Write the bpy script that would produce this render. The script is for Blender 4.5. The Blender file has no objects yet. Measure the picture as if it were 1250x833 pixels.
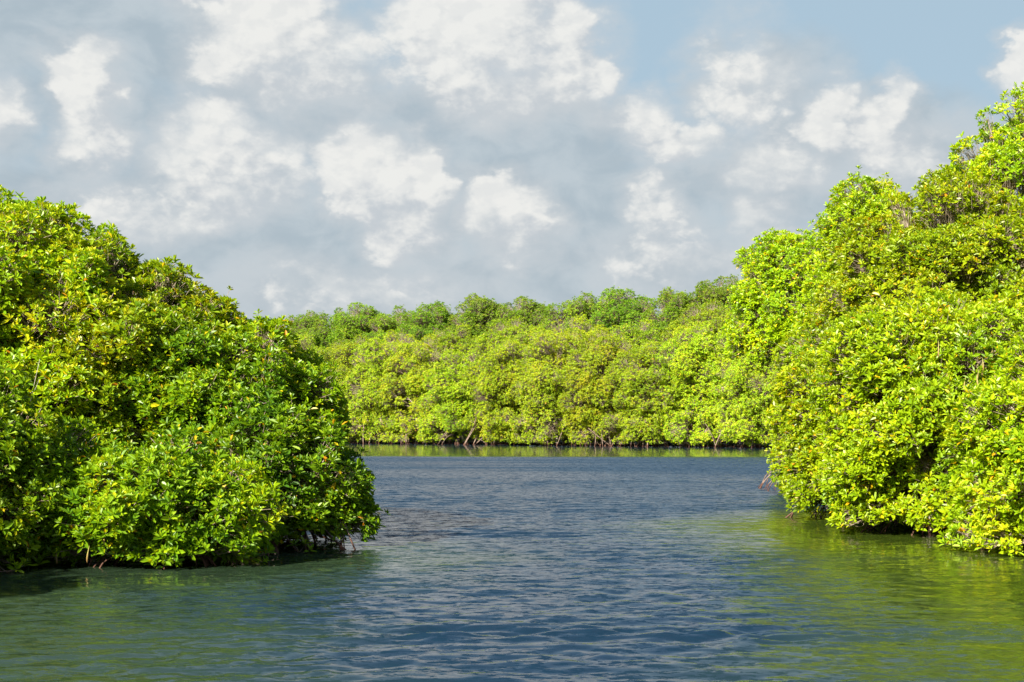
import bpy, math
import numpy as np
from mathutils import Vector

# ------------------------------------------------------------------ camera, world, sun
scene = bpy.context.scene
C = scene.collection
CAM_H = 2.0
cam_d = bpy.data.cameras.new('camera')
cam = bpy.data.objects.new('camera', cam_d); C.objects.link(cam)
cam.location = (0, 0, CAM_H)
cam.rotation_euler = (math.radians(90 + 3.25), 0, 0)
cam_d.lens = 50; cam_d.sensor_width = 36
cam_d.clip_start = 0.1; cam_d.clip_end = 20000
cam_d.dof.use_dof = True; cam_d.dof.focus_distance = 38; cam_d.dof.aperture_fstop = 8.0
scene.camera = cam
scene.render.resolution_x = 1024; scene.render.resolution_y = 682
scene.view_settings.view_transform = 'Standard'
scene.view_settings.look = 'None'
scene.view_settings.exposure = 1.52
scene.view_settings.gamma = 1.0
scene.cycles.max_bounces = 8
scene.cycles.diffuse_bounces = 5
scene.cycles.glossy_bounces = 3
scene.cycles.transmission_bounces = 6
scene.cycles.transparent_max_bounces = 4
scene.cycles.sample_clamp_indirect = 6.0
scene.cycles.caustics_reflective = False
scene.cycles.caustics_refractive = False

SUN_EL = 31.0
SUN_FROM = Vector((-0.56, -0.83, 0)).normalized()         # horizontal direction TOWARDS the sun: behind the camera, left
el = math.radians(SUN_EL)
sun_dir = Vector((SUN_FROM.x*math.cos(el), SUN_FROM.y*math.cos(el), math.sin(el)))
sd = bpy.data.lights.new('sun', 'SUN'); sd.energy = 5.0; sd.angle = math.radians(0.55); sd.color = (1.0, 0.94, 0.78)
sun = bpy.data.objects.new('sun', sd); C.objects.link(sun)
sun.location = (-20, -20, 30)
sun.rotation_euler = (-sun_dir).to_track_quat('-Z', 'Y').to_euler()

world = bpy.data.worlds.new('World'); scene.world = world; world.use_nodes = True
wn = world.node_tree; wn.nodes.clear()

def nnode(t, typ, **kw):
    n = t.nodes.new(typ)
    for k, v in kw.items(): setattr(n, k, v)
    return n
def setin(t, sock, v):
    if hasattr(v, 'links') or isinstance(v, bpy.types.NodeSocket): t.links.new(v, sock)
    else: sock.default_value = v
def math_(t, op, a, b=0.0, c=None, clamp=False):
    n = nnode(t, 'ShaderNodeMath', operation=op, use_clamp=clamp)
    setin(t, n.inputs[0], a); setin(t, n.inputs[1], b)
    if c is not None: setin(t, n.inputs[2], c)
    return n.outputs[0]
def vmath(t, op, a, b=(0, 0, 0)):
    n = nnode(t, 'ShaderNodeVectorMath', operation=op)
    setin(t, n.inputs[0], a); setin(t, n.inputs[1], b)
    return n.outputs[1] if op in ('LENGTH', 'DOT_PRODUCT') else n.outputs[0]
def smooth(t, v, a, b, lo=0.0, hi=1.0):
    n = nnode(t, 'ShaderNodeMapRange', interpolation_type='SMOOTHSTEP')
    setin(t, n.inputs[0], v); n.inputs[1].default_value = a; n.inputs[2].default_value = b
    n.inputs[3].default_value = lo; n.inputs[4].default_value = hi
    return n.outputs[0]
def noise(t, v, scale, detail=4, rough=0.55, dist=0.0, dim='3D'):
    n = nnode(t, 'ShaderNodeTexNoise', noise_dimensions=dim)
    setin(t, n.inputs['Vector'], v)
    n.inputs['Scale'].default_value = scale; n.inputs['Detail'].default_value = detail
    n.inputs['Roughness'].default_value = rough; n.inputs['Distortion'].default_value = dist
    return n
def mixc(t, f, a, b, mode='MIX'):
    n = nnode(t, 'ShaderNodeMix', data_type='RGBA', blend_type=mode)
    setin(t, n.inputs[0], f); setin(t, n.inputs[6], a); setin(t, n.inputs[7], b)
    return n.outputs[2]

# cloud fields, laid out in azimuth / elevation (degrees) round the place
# (azimuth, elevation, half width, half height, strength)
PUFFS = [(-9.9, 15.9, 3.0, 2.6, 1.15), (-8.2, 14.8, 3.0, 2.0, .8), (-16.6, 13.6, 1.5, 1.7, 1.05), (-16.7, 11.9, 1.6, 1.6, .8),
         (-12.2, 11.8, 1.7, 1.9, .8), (-11.2, 10.8, 3.1, 1.5, .8), (-0.8, 16.2, 4.2, 3.4, 1.5), (1.3, 14.4, 2.8, 1.9, 1.1), (-2.6, 15.6, 3.0, 1.8, .7),
         (-5.8, 10.6, 2.2, 1.9, 1.05), (-3.6, 10.6, 1.2, 1.5, 1.05), (-4.2, 9.0, 1.7, 1.6, .7), (-0.6, 9.4, 1.6, 1.2, .8), (0.3, 8.8, 1.5, 1.5, .5),
         (5.1, 13.0, 1.7, .9, .55), (6.8, 12.2, 2.0, .9, .5), (5.9, 9.9, .8, 1.3, .3), (9.4, 13.7, 1.6, 2.1, .3), (10.7, 11.0, 1.7, 1.0, .45),
         (15.5, 12.8, .8, 1.3, .65), (14.8, 12.2, 1.1, .9, .4), (20.4, 14.2, 1.5, 1.3, 1.1), (13.0, 12.4, 1.2, 1.2, .5), (10.2, 8.9, 1.3, .8, .5), (15.6, 10.8, 2.2, 1.4, .5),
         (-11.8, 9.3, 1.5, .7, .4), (-14.8, 9.0, 2.2, .8, .35), (11.4, 7.3, 2.8, .7, .2), (-6, 6.2, 2.6, .6, .12), (-20.4, 12.3, 1.0, 1.6, .6), (6.5, 7.4, 1.8, .9, .2)]
GREYS = [(-15, 16.2, 9, 3.0, .75), (-2.5, 12.3, 9.5, 2.2, .95), (-8.5, 12.9, 6, 2.0, .6), (2, 9.5, 9, 3.0, .8), (-13, 8.6, 11, 2.8, .7),
         (13.5, 11.0, 7.5, 3.0, .75), (10.4, 14.0, 3.5, 2.0, .45), (0, 6.0, 30, 3.4, .75), (-4, 7.6, 4, 1.6, .45), (20, 9, 9, 4, .6), (-17, 12.6, 6.5, 3.4, .55)]

def field_group(name, blobs):
    g = bpy.data.node_groups.new(name, 'ShaderNodeTree')
    g.interface.new_socket('P', in_out='INPUT', socket_type='NodeSocketVector')
    g.interface.new_socket('D', in_out='OUTPUT', socket_type='NodeSocketFloat')
    gi = g.nodes.new('NodeGroupInput'); go = g.nodes.new('NodeGroupOutput')
    P = gi.outputs[0]
    tot = None
    for (a, e, ra, re, s) in blobs:
        d = vmath(g, 'SUBTRACT', P, (a, e, 0))
        d = vmath(g, 'MULTIPLY', d, (1/ra, 1/re, 0))
        l = vmath(g, 'DOT_PRODUCT', d, d)
        v = math_(g, 'MULTIPLY_ADD', l, -s, s)
        tot = v if tot is None else math_(g, 'SMOOTH_MAX', tot, v, 0.25)
    g.links.new(tot, go.inputs[0])
    return g
G_puff, G_grey = field_group('puff_field', PUFFS), field_group('grey_field', GREYS)
def call(t, g, v):
    n = nnode(t, 'ShaderNodeGroup'); n.node_tree = g; t.links.new(v, n.inputs[0]); return n.outputs[0]

tc = nnode(wn, 'ShaderNodeTexCoord').outputs['Generated']
dirn = vmath(wn, 'NORMALIZE', tc)
sep = nnode(wn, 'ShaderNodeSeparateXYZ'); wn.links.new(dirn, sep.inputs[0])
az = math_(wn, 'MULTIPLY', math_(wn, 'ARCTAN2', sep.outputs[0], sep.outputs[1]), 57.2958)
ele = math_(wn, 'MULTIPLY', math_(wn, 'ARCSINE', sep.outputs[2]), 57.2958)
comb = nnode(wn, 'ShaderNodeCombineXYZ'); wn.links.new(az, comb.inputs[0]); wn.links.new(ele, comb.inputs[1])
P0 = comb.outputs[0]
# billowed warp: coarse + fine
P0s = vmath(wn, 'MULTIPLY', P0, (0.8, 1.15, 1))
def warped(off, full=True):
    p = vmath(wn, 'ADD', P0, off); ps = vmath(wn, 'ADD', P0s, off)
    n1 = noise(wn, ps, 0.42, 6 if full else 4, 0.52)
    w1 = vmath(wn, 'MULTIPLY', vmath(wn, 'SUBTRACT', n1.outputs['Color'], (.5, .5, .5)), (4.4, 3.4, 0))
    return vmath(wn, 'ADD', vmath(wn, 'ADD', p, w1), (0.1, 0.75, 0)), n1.outputs['Fac'], ps
pw, nf, ps = warped((0, 0, 0))
pl, nf2, ps2 = warped((-0.75, 1.15, 0), False)
def billow(v, full):
    n = noise(wn, v, 1.3, 3, .5)
    v2 = vmath(wn, 'ADD', v, vmath(wn, 'MULTIPLY', vmath(wn, 'SUBTRACT', n.outputs['Color'], (.5, .5, .5)), (1.1, 1.1, 0)))
    vo = nnode(wn, 'ShaderNodeTexVoronoi', voronoi_dimensions='2D', feature='SMOOTH_F1', normalize=True)
    wn.links.new(v2, vo.inputs['Vector']); vo.inputs['Scale'].default_value = .85; vo.inputs['Detail'].default_value = 3.0 if full else 2.0
    vo.inputs['Roughness'].default_value = .55; vo.inputs['Smoothness'].default_value = .35
    fine = noise(wn, v, 1.1, 8 if full else 4, .56).outputs['Fac']
    return math_(wn, 'MULTIPLY_ADD', vo.outputs['Distance'], -.95, math_(wn, 'MULTIPLY_ADD', fine, .95, -.10))
bil, bil2 = billow(ps, True), billow(ps2, False)
dens = math_(wn, 'ADD', bil, call(wn, G_puff, pw))
dens2 = math_(wn, 'ADD', bil2, call(wn, G_puff, pl))
bil3 = billow(vmath(wn, 'ADD', ps, (-.28, .34, 0)), False)
crisp = smooth(wn, noise(wn, ps, 0.33, 2, .5).outputs['Fac'], .42, .60, .85, 2.2)
grey = math_(wn, 'MULTIPLY_ADD', math_(wn, 'SUBTRACT', nf, 0.5), 1.2, call(wn, G_grey, pw))
sky = nnode(wn, 'ShaderNodeTexSky', sky_type='NISHITA', sun_disc=False)
sky.sun_elevation = el
sky.sun_rotation = math.atan2(SUN_FROM.x, SUN_FROM.y)
sky.altitude = 0; sky.air_density = 1.0; sky.dust_density = 1.6; sky.ozone_density = 1.2
SKYS = 0.054
K = 9.2
def kc(r, g, b): return (r*K, g*K, b*K, 1)
base = mixc(wn, smooth(wn, ele, 15.5, 29.0, 0.9, 0.12), sky.outputs[0], kc(.295, .395, .47))           # thin tropical milkiness over the blue
hz = smooth(wn, ele, 2.0, 13.0, 1.0, 0.0)
base = mixc(wn, math_(wn, 'MULTIPLY', hz, 0.75), base, kc(.38, .43, .465))
gmask = smooth(wn, grey, -0.25, 0.55, 0.0, 0.86)
gtone = smooth(wn, noise(wn, P0s, 0.5, 6, 0.55, 0.4).outputs['Fac'], 0.35, 0.65)
gcol = mixc(wn, gtone, kc(.295, .35, .39), kc(.375, .42, .45))
c1 = mixc(wn, gmask, base, gcol)
# soft veil of vapour around the bright puffs
veil = smooth(wn, dens, -1.1, 0.5, 0.0, 0.65)
c2 = mixc(wn, veil, c1, kc(.425, .45, .47))
pm = smooth(wn, math_(wn, 'MULTIPLY', dens, crisp), -0.18, 0.95, 0.0, 0.93)
lit = math_(wn, 'SUBTRACT', dens, dens2)
litf = smooth(wn, lit, -0.62, 0.42); litb = smooth(wn, lit, -1.1, 0.0, 0.25, 1.0)
body = smooth(wn, dens, 0.1, 1.1)
small = smooth(wn, math_(wn, 'SUBTRACT', bil, bil3), -.20, .20)
litf = math_(wn, 'MULTIPLY_ADD', small, 0.24, math_(wn, 'MULTIPLY_ADD', litf, 0.72, math_(wn, 'MULTIPLY', body, .10)), clamp=True)
pcol = mixc(wn, litf, kc(.39, .42, .45), kc(.61, .61, .59))
c3 = mixc(wn, math_(wn, 'MULTIPLY', pm, litb), c2, pcol)
back = nnode(wn, 'ShaderNodeBackground'); wn.links.new(c3, back.inputs[0]); back.inputs[1].default_value = SKYS
out = nnode(wn, 'ShaderNodeOutputWorld'); wn.links.new(back.outputs[0], out.inputs[0])
world.cycles.sampling_method = 'MANUAL'; world.cycles.sample_map_resolution = 512

# ------------------------------------------------------------------ helpers
def mat_new(name):
    m = bpy.data.materials.new(name); m.use_nodes = True
    t = m.node_tree; t.nodes.clear()
    o = nnode(t, 'ShaderNodeOutputMaterial')
    return m, t, o
def mesh_from(name, verts, faces_flat, sizes, mat, attrs=None, smooth_=False):
    me = bpy.data.meshes.new(name)
    verts = np.ascontiguousarray(verts, dtype=np.float32); faces_flat = np.ascontiguousarray(faces_flat, dtype=np.int32)
    nf = len(sizes)
    me.vertices.add(len(verts)); me.vertices.foreach_set('co', verts.ravel())
    me.loops.add(len(faces_flat)); me.loops.foreach_set('vertex_index', faces_flat)
    st = np.zeros(nf, dtype=np.int32); st[1:] = np.cumsum(sizes)[:-1]
    me.polygons.add(nf); me.polygons.foreach_set('loop_start', st)
    me.polygons.foreach_set('use_smooth', np.full(nf, smooth_, dtype=bool))
    for k, (dom, arr) in (attrs or {}).items():
        a = me.attributes.new(k, 'FLOAT', dom); a.data.foreach_set('value', np.ascontiguousarray(arr, dtype=np.float32))
    me.materials.append(mat)
    me.update(calc_edges=True)
    return me
def obj(name, me, parent=None, **props):
    o = bpy.data.objects.new(name, me); C.objects.link(o)
    if parent: o.parent = parent
    for k, v in props.items(): o[k] = v
    return o
def norm(v): return v/np.maximum(np.linalg.norm(v, axis=-1, keepdims=True), 1e-9)
def fbm2(x, y, seed, scale, octs=3):
    """cheap smooth pseudo-noise: sums of rotated sines, about -1..1"""
    r = np.random.default_rng(seed); s = np.zeros_like(x, dtype=np.float64); amp = 1.0; tot = 0
    for o in range(octs):
        for _ in range(5):
            a = r.uniform(0, 2*np.pi); k = 2*np.pi/scale*(2**o)*r.uniform(.6, 1.4)
            s += amp*np.sin(k*(x*np.cos(a)+y*np.sin(a))+r.uniform(0, 6.28))/5**.5
        tot += amp; amp *= .5
    return s/tot

def tubes(pts, rad, k):
    """pts (N,S,3), rad (N,S) -> verts, faces; open tubes with pointed end"""
    N, S, _ = pts.shape
    tan = np.gradient(pts, axis=1); tan = norm(tan)
    ref = np.tile(np.array([[0.31, 0.52, 0.79]]), (N, 1))[:, None, :]
    u = norm(np.cross(tan, np.broadcast_to(ref, tan.shape))); v = np.cross(tan, u)
    a = np.arange(k)*2*np.pi/k
    ring = (u[:, :, None, :]*np.cos(a)[None, None, :, None] + v[:, :, None, :]*np.sin(a)[None, None, :, None])
    V = pts[:, :, None, :] + ring*rad[:, :, None, None]
    V = V.reshape(-1, 3)
    b = (np.arange(N)*S*k)[:, None, None]; s = (np.arange(S-1)*k)[None, :, None]; j = np.arange(k)[None, None, :]; j2 = (j+1) % k
    F = np.stack(np.broadcast_arrays(b+s+j, b+s+j2, b+s+k+j2, b+s+k+j), -1).reshape(-1, 4)
    return V, F
def bez(p0, p1, p2, S):
    t = np.linspace(0, 1, S)[None, :, None]
    return (1-t)**2*p0[:, None] + 2*t*(1-t)*p1[:, None] + t*t*p2[:, None]
class Acc:
    def __init__(s): s.V = []; s.F = []; s.n = 0
    def add(s, V, F): s.V.append(V); s.F.append(F+s.n); s.n += len(V)
    def mesh(s, name, mat):
        V = np.concatenate(s.V); F = np.concatenate(s.F)
        return mesh_from(name, V, F.ravel(), np.full(len(F), 4), mat, smooth_=True)

# ------------------------------------------------------------------ materials
def leaf_material(name, ramp, rough=0.38, trans=0.44, spec=0.40):
    m, t, o = mat_new(name)
    at = nnode(t, 'ShaderNodeAttribute', attribute_name='tone')
    oi = nnode(t, 'ShaderNodeObjectInfo')
    tone = at.outputs['Fac']
    cr = nnode(t, 'ShaderNodeValToRGB'); cr.color_ramp.interpolation = 'LINEAR'
    els = cr.color_ramp.elements
    els[0].position, els[0].color = ramp[0][0], (*ramp[0][1], 1)
    els[1].position, els[1].color = ramp[-1][0], (*ramp[-1][1], 1)
    for p, c in ramp[1:-1]:
        e = els.new(p); e.color = (*c, 1)
    t.links.new(tone, cr.inputs[0])
    hs = nnode(t, 'ShaderNodeHueSaturation')
    t.links.new(cr.outputs[0], hs.inputs['Color'])
    t.links.new(math_(t, 'MULTIPLY_ADD', oi.outputs['Random'], 0.010, 0.489), hs.inputs['Hue'])
    t.links.new(math_(t, 'MULTIPLY_ADD', oi.outputs['Random'], 0.3, 0.85), hs.inputs['Value'])
    col = hs.outputs[0]
    p = nnode(t, 'ShaderNodeBsdfPrincipled')
    t.links.new(col, p.inputs['Base Color']); p.inputs['Roughness'].default_value = rough
    p.inputs['Specular IOR Level'].default_value = spec
    tr = nnode(t, 'ShaderNodeBsdfTranslucent')
    t.links.new(mixc(t, 1.0, col, (1.35, 1.15, .55, 1), 'MULTIPLY'), tr.inputs[0])
    mx = nnode(t, 'ShaderNodeMixShader'); mx.inputs[0].default_value = trans
    t.links.new(p.outputs[0], mx.inputs[1]); t.links.new(tr.outputs[0], mx.inputs[2]); t.links.new(mx.outputs[0], o.inputs[0])
    return m
LEAF_NEAR = leaf_material('mangrove_leaf', [(0.0, (.07, .18, .006)), (0.35, (.16, .31, .006)), (0.62, (.30, .46, .006)),
                                            (0.80, (.40, .52, .008)), (0.92, (.72, .56, .01)), (1.0, (.68, .36, .01))])
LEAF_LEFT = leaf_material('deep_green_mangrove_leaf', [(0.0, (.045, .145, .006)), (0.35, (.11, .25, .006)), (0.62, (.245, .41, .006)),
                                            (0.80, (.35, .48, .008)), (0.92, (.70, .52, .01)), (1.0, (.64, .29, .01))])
LEAF_FAR = leaf_material('shore_mangrove_leaf', [(0.0, (.09, .20, .01)), (0.35, (.21, .36, .01)), (0.62, (.35, .53, .012)),
                                            (0.80, (.46, .57, .02)), (0.92, (.60, .50, .03)), (1.0, (.52, .32, .04))], rough=.55)
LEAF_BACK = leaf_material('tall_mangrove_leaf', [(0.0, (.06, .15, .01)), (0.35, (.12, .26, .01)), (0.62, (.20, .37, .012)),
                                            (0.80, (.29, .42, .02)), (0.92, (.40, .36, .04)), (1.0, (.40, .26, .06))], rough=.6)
def bark_material(name, c1, c2, wet=True):
    m, t, o = mat_new(name)
    g = nnode(t, 'ShaderNodeNewGeometry')
    n = noise(t, g.outputs['Position'], 9.0, 5, 0.6).outputs['Fac']
    col = mixc(t, smooth(t, n, .35, .65), (*c1, 1), (*c2, 1))
    if wet:    # tide stain: reddish brown below the high-water mark
        s = nnode(t, 'ShaderNodeSeparateXYZ'); t.links.new(g.outputs['Position'], s.inputs[0])
        z = math_(t, 'MULTIPLY_ADD', n, 0.3, s.outputs[2])
        col = mixc(t, smooth(t, z, 0.28, 0.42, 1.0, 0.0), col, (.085, .035, .022, 1))
    p = nnode(t, 'ShaderNodeBsdfPrincipled'); t.links.new(col, p.inputs['Base Color']); p.inputs['Roughness'].default_value = .75
    b = nnode(t, 'ShaderNodeBump'); b.inputs['Strength'].default_value = .4; b.inputs['Distance'].default_value = .01
    t.links.new(noise(t, g.outputs['Position'], 40, 3).outputs['Fac'], b.inputs['Height']); t.links.new(b.outputs[0], p.inputs['Normal'])
    t.links.new(p.outputs[0], o.inputs[0])
    return m
BARK = bark_material('mangrove_bark', (.19, .145, .115), (.34, .29, .25))
TWIG = bark_material('mangrove_twig', (.20, .14, .09), (.36, .29, .23), wet=False)
DEAD = bark_material('bleached_wood', (.42, .36, .31), (.58, .52, .47), wet=False)
ROOT = bark_material('prop_root_bark', (.12, .075, .055), (.25, .18, .145))
m, t, o = mat_new('propagule_skin')
p = nnode(t, 'ShaderNodeBsdfPrincipled'); p.inputs['Roughness'].default_value = .45
g = nnode(t, 'ShaderNodeTexCoord').outputs['Generated']; s = nnode(t, 'ShaderNodeSeparateXYZ'); t.links.new(g, s.inputs[0])
t.links.new(mixc(t, s.outputs[2], (.22, .11, .04, 1), (.28, .27, .06, 1)), p.inputs['Base Color']); t.links.new(p.outputs[0], o.inputs[0])
PROPAGULE = m

# ------------------------------------------------------------------ leaves
def leaf_mesh(name, P, A, mat, rng, K=8, L=0.10, simple=False, tone0=.45, tone_sd=.12, yellow=.03, tone_r=None):
    N = len(P)
    A = norm(A)
    ref = norm(rng.normal(size=(N, 3)))
    U = norm(np.cross(A, ref)); V = np.cross(A, U)
    k = np.arange(K)[None, :]
    phi = k*2.39996 + rng.uniform(0, 6.28, (N, 1)) + rng.normal(0, .25, (N, K))
    frac = (k+.5)/K
    th = np.radians(14 + 60*frac) + rng.normal(0, .16, (N, K))          # young leaves upright in the middle, old ones spread
    d = np.cos(th)[..., None]*A[:, None] + np.sin(th)[..., None]*(np.cos(phi)[..., None]*U[:, None] + np.sin(phi)[..., None]*V[:, None])
    d = norm(d)
    n = norm(A[:, None]-(A[:, None]*d).sum(-1, keepdims=True)*d)
    s = np.cross(d, n)
    roll = rng.normal(0, .35, (N, K, 1)); n, s = n*np.cos(roll)+s*np.sin(roll), s*np.cos(roll)-n*np.sin(roll)
    ln = (L*rng.uniform(.72, 1.28, (N, 1))*rng.uniform(.65, 1.2, (N, K))*(.62+.5*np.minimum(frac*1.6, 1)))[..., None]
    w = ln*rng.uniform(.36, .47, (N, K, 1))*.5
    base = P[:, None] - A[:, None]*(frac[..., None]*L*.35)+d*L*.08
    if simple:
        v = np.stack([base, base+d*ln*.55+s*w*1.1+n*w*.35, base+d*ln-n*ln*.12, base+d*ln*.55-s*w*1.1+n*w*.35], 2)
        nv = 4; faces = np.array([[0, 1, 2], [0, 2, 3]])
    else:
        v = np.stack([base, base+d*ln*.36+s*w*.86+n*w*.36, base+d*ln*.74+s*w*.82+n*(w*.30-ln*.05), base+d*ln-n*ln*.13,
                      base+d*ln*.74-s*w*.82+n*(w*.30-ln*.05), base+d*ln*.36-s*w*.86+n*w*.36], 2)
        nv = 6; faces = np.array([[0, 1, 2, 3], [0, 3, 4, 5]])
    M = N*K
    V_ = v.reshape(-1, 3)
    F = (np.arange(M)[:, None, None]*nv + faces[None]).reshape(-1)
    tr = (tone0 + rng.normal(0, tone_sd*.7, (N, 1)) if tone_r is None else tone_r[:, None] + rng.normal(0, tone_sd*.5, (N, 1)))
    tone = tr + rng.normal(0, tone_sd, (N, K)) + (.12*(1-frac)-.06)
    tone = np.clip(tone, 0, .84)
    old = (rng.random((N, K)) < yellow*(.3+1.4*frac))
    tone = np.where(old, rng.uniform(.84, 1.0, (N, K))**1.0, tone)
    tone = np.repeat(tone.reshape(-1), 2)
    return mesh_from(name, V_, F, np.full(M*2, faces.shape[1]), mat, {'tone': ('FACE', tone)})

def build_crown(seed, rx, ry, h, z0, clump, dens, K, L, zc=.5, low=.1, open_=0.0, kv=(.78, 1.07), bare=.035, inner=.22, limbs=12, back=.55, flat=.9, trunk_r=.11, lean=(0, 0)):
    """returns rosette positions/axes and branch tubes for a dome shaped crown in tree coordinates"""
    rng = np.random.default_rng(seed)
    cz = z0+(h-z0)*zc; rzu = h-cz-clump*.45; rzd = (cz-z0)
    ex, ey = rx-clump*.5, ry-clump*.5
    area = 4*np.pi*((ex*ey)**1.6/3+(ex*rzu)**1.6/3+(ey*rzu)**1.6/3)**(1/1.6)
    nc = int(area/(clump**2*.9))
    i = np.arange(nc)+.5
    zz = 1-2*i/nc; ph = i*np.pi*(1+5**.5)
    D = np.stack([np.sqrt(1-zz**2)*np.cos(ph), np.sqrt(1-zz**2)*np.sin(ph), zz], 1)+rng.normal(0, .10, (nc, 3))
    D = norm(D)
    k = rng.uniform(kv[0], kv[1], nc)+.06*np.sin(D[:, 0]*5+seed)*np.cos(D[:, 2]*4+seed*2)+.05*np.sin(D[:, 1]*7+D[:, 2]*6+seed*3)
    # inner filling clumps
    k[rng.random(nc) < inner] *= .72
    # the flank stays full down to the water: squarer in the lower half
    hor = np.sqrt(D[:, 0]**2+D[:, 1]**2)
    sq = np.where(D[:, 2] < 0, (1/np.maximum(hor, .45))**.8, 1)
    c = np.stack([D[:, 0]*ex*k*sq, D[:, 1]*ey*k*sq, cz+np.where(D[:, 2] > 0, rzu, rzd)*D[:, 2]*k], 1)
    ok = (c[:, 2] > z0+clump*.25)
    ok &= rng.random(nc) > open_
    c = c[ok]; D = D[ok]
    nrm = norm(np.stack([c[:, 0]/ex**2, c[:, 1]/ey**2, (c[:, 2]-cz)/np.where(c[:, 2] > cz, rzu, rzd*1.6)**2], 1))
    cr = clump*rng.uniform(.55, 1.35, len(c)); lowc = low+np.where(rng.random(len(c)) < .5, -.12, rng.uniform(0, .2, len(c)))
    # rosettes: on the outer/upper skin of each clump
    Ps, As, Ts, owner = [], [], [], []
    for j in range(len(c)):
        n = int(dens*cr[j]**2*2*np.pi*(1.0 if c[j, 1] < ry*.35 else back))
        if n < 2: continue
        q = norm(rng.normal(size=(n, 3)))
        fl = (q*nrm[j]).sum(1) < rng.uniform(-.75, .1, n); q[fl] -= 2*(q[fl]*nrm[j]).sum(1, keepdims=True)*nrm[j]
        r = cr[j]*rng.uniform(.45, 1.0, n)**.6
        sp = np.where(rng.random(n) < .12, rng.uniform(1.08, 1.38, n), 1.0)     # odd shoots poke out
        p = c[j]+q*(r*sp)[:, None]*np.array([1, 1, flat])
        a = q*.6+nrm[j]*.35+np.array([0, 0, .95])+rng.normal(0, .28, (n, 3))
        if rng.random() < bare: fl = rng.random(n) < .85; a[fl] *= 1e-4
        Ps.append(p); As.append(a); Ts.append(np.full(n, rng.normal(0, .07))); owner.append(np.full(n, j))
    P = np.concatenate(Ps); A = np.concatenate(As); T = np.concatenate(Ts); own = np.concatenate(owner)
    ok = (P[:, 2] > np.maximum(lowc[own], .03)+rng.uniform(0, .10, len(P)))
    P, A, T, own = P[ok], A[ok], T[ok], own[ok]
    leafy = np.linalg.norm(A, axis=1) > .01; A = norm(A)
    # trunk
    th = cz*.9
    S = 8; tt = np.linspace(0, 1, S)
    wob = np.cumsum(rng.normal(0, .06*h/5, (S, 2)), 0); wob -= wob[0]
    trunk = np.stack([wob[:, 0]+lean[0]*tt, wob[:, 1]+lean[1]*tt, -0.5+(th+.5)*tt], 1)[None]
    tr = Acc(); tr.add(*tubes(trunk, (trunk_r*(1.15-.65*tt))[None], 8))
    # limbs -> clumps
    br = Acc()
    nl = min(limbs, len(c))
    seeds = c[rng.choice(len(c), nl, replace=False)]
    for _ in range(4):
        lab = np.argmin(((c[:, None]-seeds[None])**2).sum(-1), 1)
        for q in range(nl):
            if (lab == q).any(): seeds[q] = c[lab == q].mean(0)
    ti = np.clip(((seeds[:, 2]*.55+.25+.5)/(th+.5)*(S-1)), 1, S-1.01); i0 = ti.astype(int); f = (ti-i0)[:, None]
    st = trunk[0][i0]*(1-f)+trunk[0][i0+1]*f
    cen = np.array([trunk[0][-1][0], trunk[0][-1][1], cz*.8])
    end = cen+(seeds-cen)*.72
    mid = (st+end)/2+np.stack([rng.normal(0, .12, nl)*rx*.4, rng.normal(0, .12, nl)*rx*.4, rng.uniform(-.05, .2, nl)*h*.3], 1)
    LB = bez(st, mid, end, 9); LB[:, 1:-1] += rng.normal(0, .018*h/5, LB[:, 1:-1].shape)
    br.add(*tubes(LB, trunk_r*(.55-.33*np.linspace(0, 1, 9))[None]*np.ones((nl, 1)), 6))
    # limb -> clump branch
    nb = len(c); stt = rng.integers(4, 9, nb); s0 = LB[lab, stt]
    e0 = c-nrm*cr[:, None]*.35
    mid = (s0+e0)/2+rng.normal(0, .12, (nb, 3))*np.linalg.norm(e0-s0, axis=1)[:, None]+np.array([0, 0, .05])
    BB = bez(s0, mid, e0, 7); BB[:, 1:-1] += rng.normal(0, .012*h/5, BB[:, 1:-1].shape)
    br.add(*tubes(BB, trunk_r*(.24-.12*np.linspace(0, 1, 7))[None]*np.ones((nb, 1)), 5))
    # clump -> rosette twig
    n = len(P); a0 = BB[own, rng.integers(4, 7, n)]; e1 = P-A*L*.3
    mid = (a0+e1)/2+rng.normal(0, .12, (n, 3))*np.linalg.norm(e1-a0, axis=1)[:, None]-A*.2*np.linalg.norm(e1-a0, axis=1)[:, None]
    TW = bez(a0, mid, e1, 4)
    r0 = .0060 if L < .12 else .009
    tw = (TW, r0*(1.15-.5*np.linspace(0, 1, 4))[None]*np.ones((n, 1)))
    return P, A, T, tr, br, tw, leafy

def root_mesh(rng, h0, reach, ang, r):
    """one arching stilt root with a forked foot"""
    d = np.array([math.cos(ang), math.sin(ang), 0])
    p0 = np.array([[0, 0, h0]]); p2 = np.array([d*reach+np.array([0, 0, -.55])])
    p1 = np.array([d*reach*rng.uniform(.6, .95)+np.array([0, 0, h0*rng.uniform(.85, 1.25)])])
    b = bez(p0, p1, p2, 12); b[:, 1:-1] += rng.normal(0, .012, b[:, 1:-1].shape)
    a = Acc(); a.add(*tubes(b, (r*(1-.35*np.linspace(0, 1, 12)))[None], 6))
    for q in range(2):
        s = b[0, rng.integers(5, 9)]; e = s+np.array([d[0]*.25+rng.normal(0, .18), d[1]*.25+rng.normal(0, .18), -s[2]-.5])
        a.add(*tubes(bez(s[None], ((s+e)/2+d*.16)[None], e[None], 7), (r*.6*(1-.3*np.linspace(0, 1, 7)))[None], 5))
    return a.mesh('prop_root', ROOT)

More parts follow.
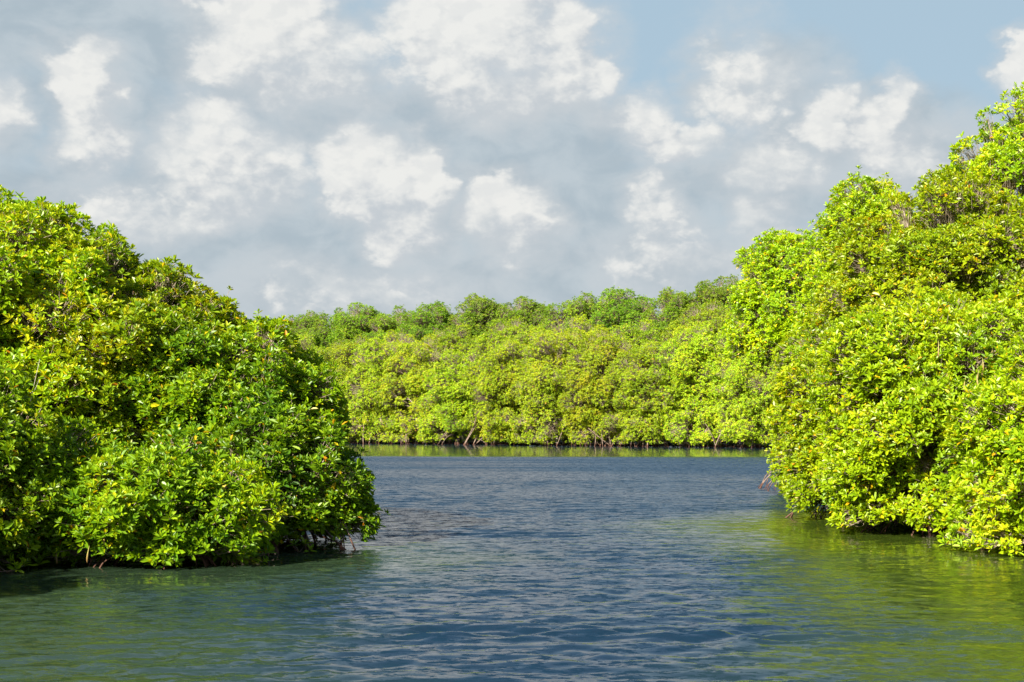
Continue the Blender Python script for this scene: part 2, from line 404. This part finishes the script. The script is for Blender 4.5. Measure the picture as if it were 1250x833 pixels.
def make_tree(name, loc, label, group, seed, leafmat, rx, ry, h, z0=.0, clump=.5, dens=85, K=8, L=.10, simple=False,
              tone0=.45, tone_sd=.12, yellow=.03, roots=8, reach=1.1, root_h=.9, rr=.03, category='mangrove tree', twig_k=3, dead=None, **kw):
    rng = np.random.default_rng(seed+1000)
    e = bpy.data.objects.new(name, None); C.objects.link(e); e.location = loc; e.empty_display_size = .3
    e['label'] = label; e['category'] = category
    if group: e['group'] = group
    P, A, T, tr, br, tw, leafy = build_crown(seed, rx, ry, h, z0, clump, dens, K, L, **kw)
    P, A, T = P[leafy], A[leafy], T[leafy]
    # patchy tone over the crown (young and old foliage grow in patches)
    tp = tone0+T+.06*fbm2(P[:, 0]+P[:, 2]*.7, P[:, 1]-P[:, 2]*.5, seed, 1.8)
    obj('crown', leaf_mesh('crown', P, A, leafmat, rng, K, L, simple, tone0, tone_sd, yellow, tp), e)
    obj('trunk', tr.mesh('trunk', BARK), e)
    b = obj('branches', br.mesh('branches', BARK if not simple else TWIG), e)
    a = Acc(); a.add(*tubes(*tw, twig_k)); obj('twigs', a.mesh('twigs', TWIG), b)
    for q in range(roots):
        obj('prop_root', root_mesh(rng, root_h*rng.uniform(.5, 1.1), reach*rng.uniform(.5, 1.15), q*2*math.pi/roots+rng.normal(0, .3), rr*rng.uniform(.8, 1.2)), e)
    return e

# ------------------------------------------------------------------ shorelines
def far_shore(x): return 120.0-0.65*x                                   # y of the far waterline
NEAR_TREES_L = [(-9.5, 24.5), (-7.1, 25.0), (-5.1, 24.6), (-3.85, 23.0), (-5.0, 20.3), (-7.9, 19.9), (-11.2, 13.5)]
NEAR_TREES_R = [(8.9, 22.0), (7.7, 26.0), (7.1, 29.6), (10.0, 31.2), (8.85, 34.5), (12.05, 33.2), (8.4, 42.0), (8.9, 39.5)]

def water_grid():
    th = np.concatenate([np.arange(-180, -36, 4.0), np.arange(-36, 36.001, .115), np.arange(40, 180, 4.0)])*np.pi/180
    r = [0.05, 1.0, 3.0, 5.0, 7.0, 8.5]
    while r[-1] < 150: r.append(r[-1]*1.0031)
    while r[-1] < 5000: r.append(r[-1]*1.12)
    return th, np.array(r)
def build_water():
    th, r = water_grid()
    R, T = np.meshgrid(r, th, indexing='ij')
    X = R*np.sin(T); Y = R*np.cos(T)
    # wind patches: where the water is ruffled and where it lies sheltered
    chop = 0.92+.26*fbm2(X*.35, Y, 11, 9.0, 3)*np.clip(40/np.maximum(R, 1), .25, 1)
    calm_far = np.clip((Y+.12*X-80.5+1.2*fbm2(X*.15, Y*0, 5, 9))/3.5, 0, 1); calm_far = calm_far*calm_far*(3-2*calm_far)
    def near(pts, rad, soft):
        d = np.full(X.shape, 1e9)
        for (a, b) in pts: d = np.minimum(d, np.hypot(X-a, (Y-b)))
        d = d+.5*fbm2(X, Y, 8, 4.0)
        q = np.clip((d-rad)/soft, 0, 1); return 1-q*q*(3-2*q)
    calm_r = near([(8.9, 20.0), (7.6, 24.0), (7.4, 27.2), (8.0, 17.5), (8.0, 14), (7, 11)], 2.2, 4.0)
    calm_l = near([(-5.2, 19.4), (-7.9, 18.9), (-3.9, 21.2), (-10.5, 15)], 1.2, 3.2)
    chop = chop*(1-.978*calm_far)*(1-.74*calm_r)*(1-.66*calm_l)
    band = np.exp(-((Y-13.5-.03*X+.25*fbm2(X, Y*0, 3, 5))/.35)**2)*np.clip((X+1.6)/1.2, 0, 1)
    band2 = np.exp(-((Y-25.5+.3*fbm2(X, Y*0, 4, 5))/.5)**2)*np.exp(-((X)/1.3)**2)
    chop = np.clip(chop, .03, 2)+1.5*band+.6*band2
    rng = np.random.default_rng(77)
    Z = np.zeros_like(X); cell = R*.0031
    n = 110
    lam = np.exp(rng.uniform(np.log(.10), np.log(1.0), n))
    ang = np.radians(90)+rng.normal(.18, .62, n)
    for i in range(n):
        k = 2*np.pi/lam[i]; slope = .0130*(lam[i]/.6)**-.18
        att = np.clip((lam[i]/np.maximum(cell, 1e-6)-3)/4, 0, 1)
        ph = k*(X*np.cos(ang[i])+Y*np.sin(ang[i]))+rng.uniform(0, 6.28)+.6*np.sin(X*.31+i)+.5*np.sin(Y*.23+2*i)
        Z += att*slope/k*(np.sin(ph)+.22*np.sin(2*ph+1.2))
    Z *= chop
    far_up = np.clip((R-15)/45, 0, 1); micro = np.minimum(chop, 1.3)*(1+1.9*far_up)
    refl_l = near([(-5.2, 19.4), (-7.9, 18.9), (-3.9, 21.2), (-6.5, 15), (-5.5, 12.5), (-5, 10)], 1.6, 3.4)  # where the left bush's green reflection is put into the water colour
    nr, nt = R.shape
    V = np.stack([X, Y, Z], -1).reshape(-1, 3)
    i = np.arange(nr-1)[:, None]*nt; j = np.arange(nt)[None, :]; j2 = (j+1) % nt
    F = np.stack(np.broadcast_arrays(i+j, i+nt+j, i+nt+j2, i+j2), -1).reshape(-1, 4)[:, ::-1]
    m, t, o = mat_new('lagoon_water')
    p = nnode(t, 'ShaderNodeBsdfPrincipled')
    p.inputs['Base Color'].default_value = (.006, .018, .030, 1); p.inputs['Roughness'].default_value = .06; p.inputs['IOR'].default_value = 1.333
    at = nnode(t, 'ShaderNodeAttribute', attribute_name='chop').outputs['Fac']
    refl = nnode(t, 'ShaderNodeAttribute', attribute_name='green_refl').outputs['Fac']
    t.links.new(mixc(t, refl, (.005, .017, .034, 1), (.030, .048, .006, 1)), p.inputs['Base Color'])  # olive painted into the body colour where the trees' green reflections fall
    ge = nnode(t, 'ShaderNodeNewGeometry'); pos = ge.outputs['Position']
    pp = vmath(t, 'MULTIPLY', pos, (0.75, 1.7, 1))
    # capillary ripples given as surface slopes: all leaned toward the camera, so they mirror sky above the trees
    n1 = nnode(t, 'ShaderNodeSeparateXYZ'); t.links.new(vmath(t, 'SUBTRACT', noise(t, pp, 14.0, 3, .62, .4).outputs['Color'], (.5, .5, .5)), n1.inputs[0])
    n2 = nnode(t, 'ShaderNodeSeparateXYZ'); t.links.new(vmath(t, 'SUBTRACT', noise(t, pp, 5.2, 2, .5, .5).outputs['Color'], (.5, .5, .5)), n2.inputs[0])
    sx = math_(t, 'ADD', math_(t, 'MULTIPLY', n1.outputs[0], .6), math_(t, 'MULTIPLY', n2.outputs[0], .45))
    sy = math_(t, 'ADD', math_(t, 'MULTIPLY', n1.outputs[1], 1.6), math_(t, 'MULTIPLY', n2.outputs[1], 1.1))
    sy = smooth(t, sy, .03, .16, -.055, -.36)
    cs = nnode(t, 'ShaderNodeCombineXYZ'); t.links.new(sx, cs.inputs[0]); t.links.new(sy, cs.inputs[1])
    sl = vmath(t, 'MULTIPLY', cs.outputs[0], at)
    nn = vmath(t, 'NORMALIZE', vmath(t, 'ADD', ge.outputs['Normal'], sl))
    t.links.new(nn, p.inputs['Normal']); t.links.new(p.outputs[0], o.inputs[0])
    me = mesh_from('water', V, F.ravel(), np.full(len(F), 4), m, {'chop': ('POINT', micro.ravel()), 'green_refl': ('POINT', np.maximum(calm_r, .55*refl_l).ravel())}, True)
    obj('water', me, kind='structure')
build_water()

def build_ground():
    """one mud sheet out to the horizon: bed of the channel, rising to the swamp floor under the far trees"""
    th = np.linspace(-np.pi, np.pi, 241)[:-1]; r = np.concatenate([[.05], np.geomspace(2, 6000, 260)])
    R, T = np.meshgrid(r, th, indexing='ij'); X = R*np.sin(T); Y = R*np.cos(T)
    d = (Y-far_shore(X))/1.19
    Z = -1.2+1.28*np.clip((d+.2)/3.4, 0, 1)+.03*fbm2(X, Y, 9, 6)
    nr, nt = R.shape
    i = np.arange(nr-1)[:, None]*nt; j = np.arange(nt)[None, :]; j2 = (j+1) % nt
    F = np.stack(np.broadcast_arrays(i+j, i+nt+j, i+nt+j2, i+j2), -1).reshape(-1, 4)[:, ::-1]
    m, t, o = mat_new('swamp_mud')
    pos = nnode(t, 'ShaderNodeNewGeometry').outputs['Position']
    p = nnode(t, 'ShaderNodeBsdfPrincipled'); p.inputs['Roughness'].default_value = .7
    t.links.new(mixc(t, noise(t, pos, 1.5, 6, .6).outputs['Fac'], (.05, .028, .02, 1), (.13, .085, .06, 1)), p.inputs['Base Color'])
    t.links.new(p.outputs[0], o.inputs[0])
    obj('ground', mesh_from('ground', np.stack([X, Y, Z], -1).reshape(-1, 3), F.ravel(), np.full(len(F), 4), m, None, True), kind='structure')
build_ground()

# ------------------------------------------------------------------ the left bank
GL = 'mangroves on the left bank'
def left(loc, label, seed, **kw):
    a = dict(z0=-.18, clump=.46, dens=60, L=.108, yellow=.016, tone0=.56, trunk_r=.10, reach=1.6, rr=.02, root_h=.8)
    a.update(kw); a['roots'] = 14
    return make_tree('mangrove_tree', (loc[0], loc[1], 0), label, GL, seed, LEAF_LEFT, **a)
L1 = left(NEAR_TREES_L[0], 'tallest mangrove of the left bank, its sunlit dome cut by the left picture edge', 11, rx=3.3, ry=3.0, h=5.7, tone0=.67, roots=8)
L2 = left(NEAR_TREES_L[1], 'rounded mangrove sloping down from the tallest left dome, bare pale branches showing in it', 12, rx=2.7, ry=2.5, h=4.8, tone0=.63)
L3 = left(NEAR_TREES_L[2], 'mangrove at the channel end of the left bank whose flank drops to the water', 13, tone0=.52, rx=2.0, ry=2.0, h=3.75, clump=.40, roots=6)
L4 = left(NEAR_TREES_L[3], 'low mangrove lobe reaching farthest into the channel from the left bank', 14, rx=1.45, ry=1.3, h=2.1, clump=.30, roots=7, open_=.30, inner=.1, tone0=.44)
L5 = left(NEAR_TREES_L[4], 'low bush at the water before the left bank, bright green on its crest', 15, rx=1.55, ry=1.2, h=1.62, clump=.34, roots=7, reach=1.2, root_h=.6, tone0=.52)
L6 = left(NEAR_TREES_L[5], 'shaded mangrove at the lower left corner over brown stilt roots and dark water', 16, rx=1.9, ry=1.4, h=2.7, clump=.40, roots=9, reach=1.3, root_h=.8, tone0=.5)
L0 = left(NEAR_TREES_L[6], 'mangrove nearest the viewer outside the left edge, casting shade over the lower left bank', 17, rx=3.4, ry=2.8, h=3.8, clump=.6, dens=30, roots=4)

# bleached bare limbs that cross the second tree
def dead_limb(parent, pts, r, seed, forks=7):
    rng = np.random.default_rng(seed); a = Acc()
    pts = np.array(pts, float); t = np.linspace(0, len(pts)-1, 26)
    c = np.stack([np.interp(t, np.arange(len(pts)), pts[:, q]) for q in range(3)], 1); c[1:-1] += rng.normal(0, .018, c[1:-1].shape)
    a.add(*tubes(c[None], (r*(1-.72*np.linspace(0, 1, 26)))[None], 6))
    for _ in range(forks):
        i = rng.integers(6, 24); s = c[i]; d = norm(c[-1]-c[0])+rng.normal(0, .6, 3); e = s+d*rng.uniform(.3, .7)
        b = bez(s[None], ((s+e)/2+rng.normal(0, .06, 3))[None], e[None], 7)
        a.add(*tubes(b, (r*.42*(1-.6*np.linspace(0, 1, 7)))[None], 4))
        s2 = b[0, 4]; e2 = s2+(d+rng.normal(0, .7, 3))*.22
        a.add(*tubes(bez(s2[None], ((s2+e2)/2)[None], e2[None], 4), (r*.22*np.ones(4))[None], 3))
    o = obj('bare_limb', a.mesh('bare_limb', DEAD), parent); o['label'] = 'bleached leafless limb'
    return o
dead_limb(L2, [(-1.9, -2.35, .5), (-.9, -2.5, .62), (0.0, -2.45, .75), (.7, -2.3, .70)], .026, 1)
dead_limb(L2, [(-.6, -2.2, .3), (-.1, -2.45, -.3+.6), (.5, -2.55, .0+.25), (1.5, -2.3, .1)], .022, 2)
dead_limb(L2, [(-1.0, -2.3, 1.4), (-.5, -2.4, 1.9), (-.3, -2.3, 2.4)], .018, 3)

# ------------------------------------------------------------------ the right bank
GR = 'mangroves on the right bank'
def right(loc, label, seed, **kw):
    a = dict(z0=-.18, clump=.48, dens=60, L=.102, yellow=.025, tone0=.61, tone_sd=.10, trunk_r=.10, reach=1.7, rr=.02, root_h=.8, roots=14)
    a.update(kw)
    return make_tree('mangrove_tree', (loc[0], loc[1], 0), label, GR, seed, LEAF_NEAR, **a)
R1 = right(NEAR_TREES_R[0], 'nearest mangrove of the right bank, large leaves trailing in the water at the right edge', 21, rx=1.95, ry=1.8, h=3.3, clump=.42)
R2 = right(NEAR_TREES_R[1], 'sunlit mangrove over the waterline in the middle of the right bank, propagules hanging from it', 22, rx=2.1, ry=1.9, h=4.4)
R3 = right(NEAR_TREES_R[2], 'mangrove standing farthest into the channel at the foot of the right bank', 23, rx=1.45, ry=1.4, h=4.2, clump=.42, open_=.05)
R4 = right(NEAR_TREES_R[3], 'broad yellow-green mangrove forming the middle slope of the right bank', 24, rx=3.2, ry=2.6, h=7.0, clump=.50, tone0=.63)
R5 = right(NEAR_TREES_R[4], 'mangrove with a rounded knob at its top left, halfway up the right bank skyline', 25, rx=1.65, ry=1.8, h=7.75, clump=.48, tone0=.62)
R6 = right(NEAR_TREES_R[5], 'tallest mangrove, thin open crown against the sky at the upper right corner', 26, rx=2.1, ry=1.6, h=9.6, clump=.40, open_=.30, inner=.03, dens=40, L=.11)
R7 = right(NEAR_TREES_R[6], 'small high mangrove crown leaning out leftmost on the right bank skyline', 27, rx=2.1, ry=1.9, h=7.6, z0=3.6, zc=.5, clump=.42, open_=.2, dens=44, low=3.4, lean=(.3, 0))
R8 = right(NEAR_TREES_R[7], 'mangrove behind the right bank foot, seen as a narrow leafy edge over the channel', 28, rx=1.55, ry=1.5, h=5.2, clump=.48, dens=48)

# hanging propagules
def propagule_mesh():
    t = np.linspace(0, 1, 8); pts = np.stack([.012*np.sin(t*2), 0*t, -.27*t], 1)[None]
    rad = np.array([[.002, .004, .006, .0085, .010, .0105, .008, .001]])
    a = Acc(); a.add(*tubes(pts, rad, 6)); return a.mesh('propagule', PROPAGULE)
pm_ = propagule_mesh()
rng = np.random.default_rng(5)
for tree, n, cx, cz_, sx, sz in ((R2, 34, .3, 2.4, .9, 1.0), (R1, 10, -.8, 1.9, .5, .6), (L5, 3, -.2, .5, .8, .3)):
    for q in range(n):
        x = cx+rng.normal(0, sx*.5); z = cz_+rng.normal(0, sz*.5)
        hy = {R2: 1.95, R1: 1.75, L5: 1.2}[tree]; hx = {R2: 2.1, R1: 1.95, L5: 1.5}[tree]
        y = -hy*math.sqrt(max(.1, 1-(x/hx)**2))*rng.uniform(.9, 1.05)
        o = obj('propagule', pm_, tree); o.location = (x, y, z); o.rotation_euler = (rng.normal(0, .08), rng.normal(0, .08), rng.uniform(0, 6))
        o.scale = (1.3, 1.3, rng.uniform(.7, 1.2))

# ------------------------------------------------------------------ the far shore
def copy_tree(src, loc, rz, sc, label, group):
    e = src.copy(); C.objects.link(e); e.location = loc; e.rotation_euler = (0, 0, rz); e.scale = sc
    e['label'] = label; e['group'] = group
    for ch in list(src.children):
        c = ch.copy(); C.objects.link(c); c.parent = e
        for g_ in ch.children:
            d = g_.copy(); C.objects.link(d); d.parent = c
    return e
GF, GM, GB = 'front mangroves along the far shore', 'second row mangroves of the far shore', 'tall mangroves behind the far shore'
FAR = dict(simple=True, K=7, L=.145, clump=.75, dens=19, kv=(.66, 1.10), bare=.07, back=1.0, twig_k=3, yellow=.04, reach=1.8, root_h=1.5, rr=.05, low=.16, z0=-.15, trunk_r=.16)
protos = {}
def far_tree(kind, variant, x, y, rz, sc, label, group):
    key = (kind, variant)
    if key not in protos:
        if kind == 'front':
            e = make_tree('mangrove_tree', (x, y, .1), label, group, 40+variant, LEAF_FAR, rx=3.6, ry=3.4, h=8.6, tone0=(.60, .66, .55, .62)[variant], limbs=14, roots=12, open_=.15, **FAR)
        elif kind == 'mid':
            a = dict(FAR); a.update(z0=2.5, low=2.0)
            e = make_tree('mangrove_tree', (x, y, .1), label, group, 50+variant, LEAF_FAR, rx=3.5, ry=3.3, h=10.6, tone0=(.56, .62, .48)[variant], limbs=14, roots=0, open_=.10, **a)
        else:
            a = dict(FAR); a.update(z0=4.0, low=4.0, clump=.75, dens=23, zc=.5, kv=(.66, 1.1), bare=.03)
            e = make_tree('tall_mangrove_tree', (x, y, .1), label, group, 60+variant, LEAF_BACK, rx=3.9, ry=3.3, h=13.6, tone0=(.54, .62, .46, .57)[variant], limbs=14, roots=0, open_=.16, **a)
        protos[key] = e; e.rotation_euler = (0, 0, rz); e.scale = sc
        return e
    return copy_tree(protos[key], (x, y, .1), rz, sc, label, group)

rng = np.random.default_rng(31)
front = [(-30, 1.0, 'front-row mangrove of the far shore glimpsed behind the crest of the left bank'),
         (-25.2, .98, 'far shore mangrove just above the point where the left bank slope drops away'),
         (-20.6, 1.0, 'rounded light green far shore mangrove rising behind the left bank flank'),
         (-16.2, .95, 'far shore mangrove half hidden by the low end of the left bank'),
         (-12.2, .98, 'first far shore mangrove fully clear of the left bank, beside open stilt roots'),
         (-8.2, 1.03, 'broad far shore mangrove left of the middle with foliage down to the water'),
         (-4.2, 1.02, 'far shore mangrove left of the picture centre with greyish twigs near its top'),
         (-.2, .98, 'far shore mangrove at the centre of the channel view, dark gap at its foot'),
         (3.8, 1.06, 'bushy far shore mangrove right of the centre, leafy skirt touching the water'),
         (7.8, 1.02, 'far shore mangrove above arching pale stilt roots right of the centre'),
         (11.6, 1.08, 'far shore mangrove third in from the right bank with bare twigs low in its crown'),
         (15.4, 1.04, 'far shore mangrove second in from the right bank, over a tangle of thin roots'),
         (19.2, 1.05, 'far shore mangrove partly covered by the outermost leaves of the right bank'),
         (23.6, 1.0, 'last far shore mangrove, behind the right bank')]
for i, (x, s, lab) in enumerate(front):
    y = far_shore(x)+3.3+rng.uniform(-.5, .9)
    far_tree('front', i % 4, x, y, rng.uniform(0, 6.28), (s*rng.uniform(.95, 1.1), s, s*rng.uniform(.86, 1.16)), lab, GF)
mid = [(-32.5, .97, 'second-row far mangrove over the skyline at the lower end of the left bank'),
       (-27, 1.0, 'second-row far mangrove just right of the left bank crest, low on the skyline'),
       (-21.5, .98, 'second-row far mangrove above the first trees clear of the left bank slope'),
       (-16, 1.0, 'second-row far mangrove below the left step of the tall skyline'),
       (-10.6, 1.0, 'second-row far mangrove left of the centre, between bushy front and dark crowns'),
       (-5.2, 1.02, 'second-row far mangrove at the middle with yellowish top'),
       (.2, 1.0, 'second-row far mangrove just right of the middle, pale crown under dark ones'),
       (5.6, 1.03, 'second-row far mangrove in the right half of the gap, smooth rounded top'),
       (11, 1.0, 'second-row far mangrove below the dark crowns left of the right bank'),
       (16.4, 1.03, 'second-row far mangrove directly beside the upper edge of the right bank'),
       (22, 1.0, 'second-row far mangrove seen through the leaves of the right bank')]
for i, (x, s, lab) in enumerate(mid):
    y = far_shore(x)+9.0+rng.uniform(-1, 1)
    far_tree('mid', i % 3, x, y, rng.uniform(0, 6.28), (s*rng.uniform(.95, 1.12), s, s*rng.uniform(.9, 1.12)), lab, GM)
back = [(-36, .97, 'tall back-row mangrove at the low left end of the far skyline'),
        (-31, .96, 'tall back-row mangrove, second on the far skyline from the left bank'),
        (-26.6, .97, 'tall back-row mangrove, third on the far skyline from the left bank'),
        (-21.3, .95, 'tall back-row mangrove just left of the step up in the far skyline'),
        (-16.2, 1.04, 'tall back-row mangrove whose square shoulder makes the left step of the far skyline'),
        (-11.4, 1.02, 'tall back-row mangrove with a dark hollow beneath its crown, left of the centre'),
        (-7.6, 1.0, 'tall back-row mangrove nearest the picture centre on the left side'),
        (-2.6, 1.05, 'tall back-row mangrove nearest the picture centre on the right side'),
        (1.2, 1.01, 'tall back-row mangrove with paler olive crown just right of the centre'),
        (6.6, 1.07, 'tall back-row mangrove with a jagged peak in the right half of the far skyline'),
        (10.2, 1.03, 'dark tall back-row mangrove, third in from the right bank'),
        (15, 1.05, 'dark tall back-row mangrove, second in from the right bank'),
        (19.4, 1.08, 'dark tall back-row mangrove touching the right bank on the skyline'),
        (24.5, 1.0, 'tall back-row mangrove hidden behind the right bank but for a few leaves')]
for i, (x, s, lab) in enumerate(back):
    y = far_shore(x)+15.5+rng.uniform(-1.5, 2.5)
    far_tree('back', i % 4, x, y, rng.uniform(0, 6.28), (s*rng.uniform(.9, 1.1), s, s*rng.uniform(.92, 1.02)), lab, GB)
# the shore goes on to the left, behind the left bank
for x, kind, off, grp, lab in ((-35, 'front', 3.6, GF, 'front-row far shore mangrove covered by the middle of the left bank'),
                               (-40, 'front', 4.0, GF, 'front-row far shore mangrove farthest left, covered by the left bank'),
                               (-38, 'mid', 9, GM, 'second-row far mangrove covered by the middle of the left bank'),
                               (-44, 'mid', 9, GM, 'second-row far mangrove farthest left, covered by the left bank'),
                               (-41.5, 'back', 16, GB, 'tall back-row mangrove covered by the middle of the left bank'),
                               (-47, 'back', 16, GB, 'tall back-row mangrove farthest left, covered by the left bank')):
    far_tree(kind, 1, x, far_shore(x)+off, rng.uniform(0, 6.28), (1, 1, .92), lab, grp)

# the tangle of stems, roots and leaves that closes the swamp behind the front row
def thicket():
    rng = np.random.default_rng(90)
    n = 26000
    x = rng.uniform(-46, 36, n); y = far_shore(x)+rng.uniform(6, 26, n); z = .15+rng.random(n)**1.3*6.5
    P = np.stack([x, y, z], 1); A = rng.normal(0, .5, (n, 3))+np.array([0, -.3, .8])
    me = leaf_mesh('undergrowth', P, A, LEAF_BACK, rng, 6, .24, True, .45, .12, .03)
    o = obj('undergrowth', me, kind='stuff'); o['label'] = 'dark leafy undergrowth closing the swamp behind the far shore trees'; o['category'] = 'undergrowth'
    n = 520
    x = rng.uniform(-40, 32, n); y = far_shore(x)+rng.uniform(.6, 9, n)
    p0 = np.stack([x, y, rng.uniform(.7, 3.2, n)], 1); p2 = np.stack([x+rng.normal(0, 1.1, n), y-rng.uniform(-.5, 1.4, n), np.full(n, -.4)], 1)
    a = Acc(); a.add(*tubes(bez(p0, (p0+p2)/2+np.stack([rng.normal(0, .4, n), rng.normal(0, .2, n), rng.uniform(.2, .9, n)], 1), p2, 9), rng.uniform(.018, .05, (n, 1))*np.ones((1, 9)), 4))
    o = obj('root_tangle', a.mesh('root_tangle', ROOT), kind='stuff'); o['label'] = 'tangle of thin stilt roots along the far waterline'; o['category'] = 'roots'
thicket()
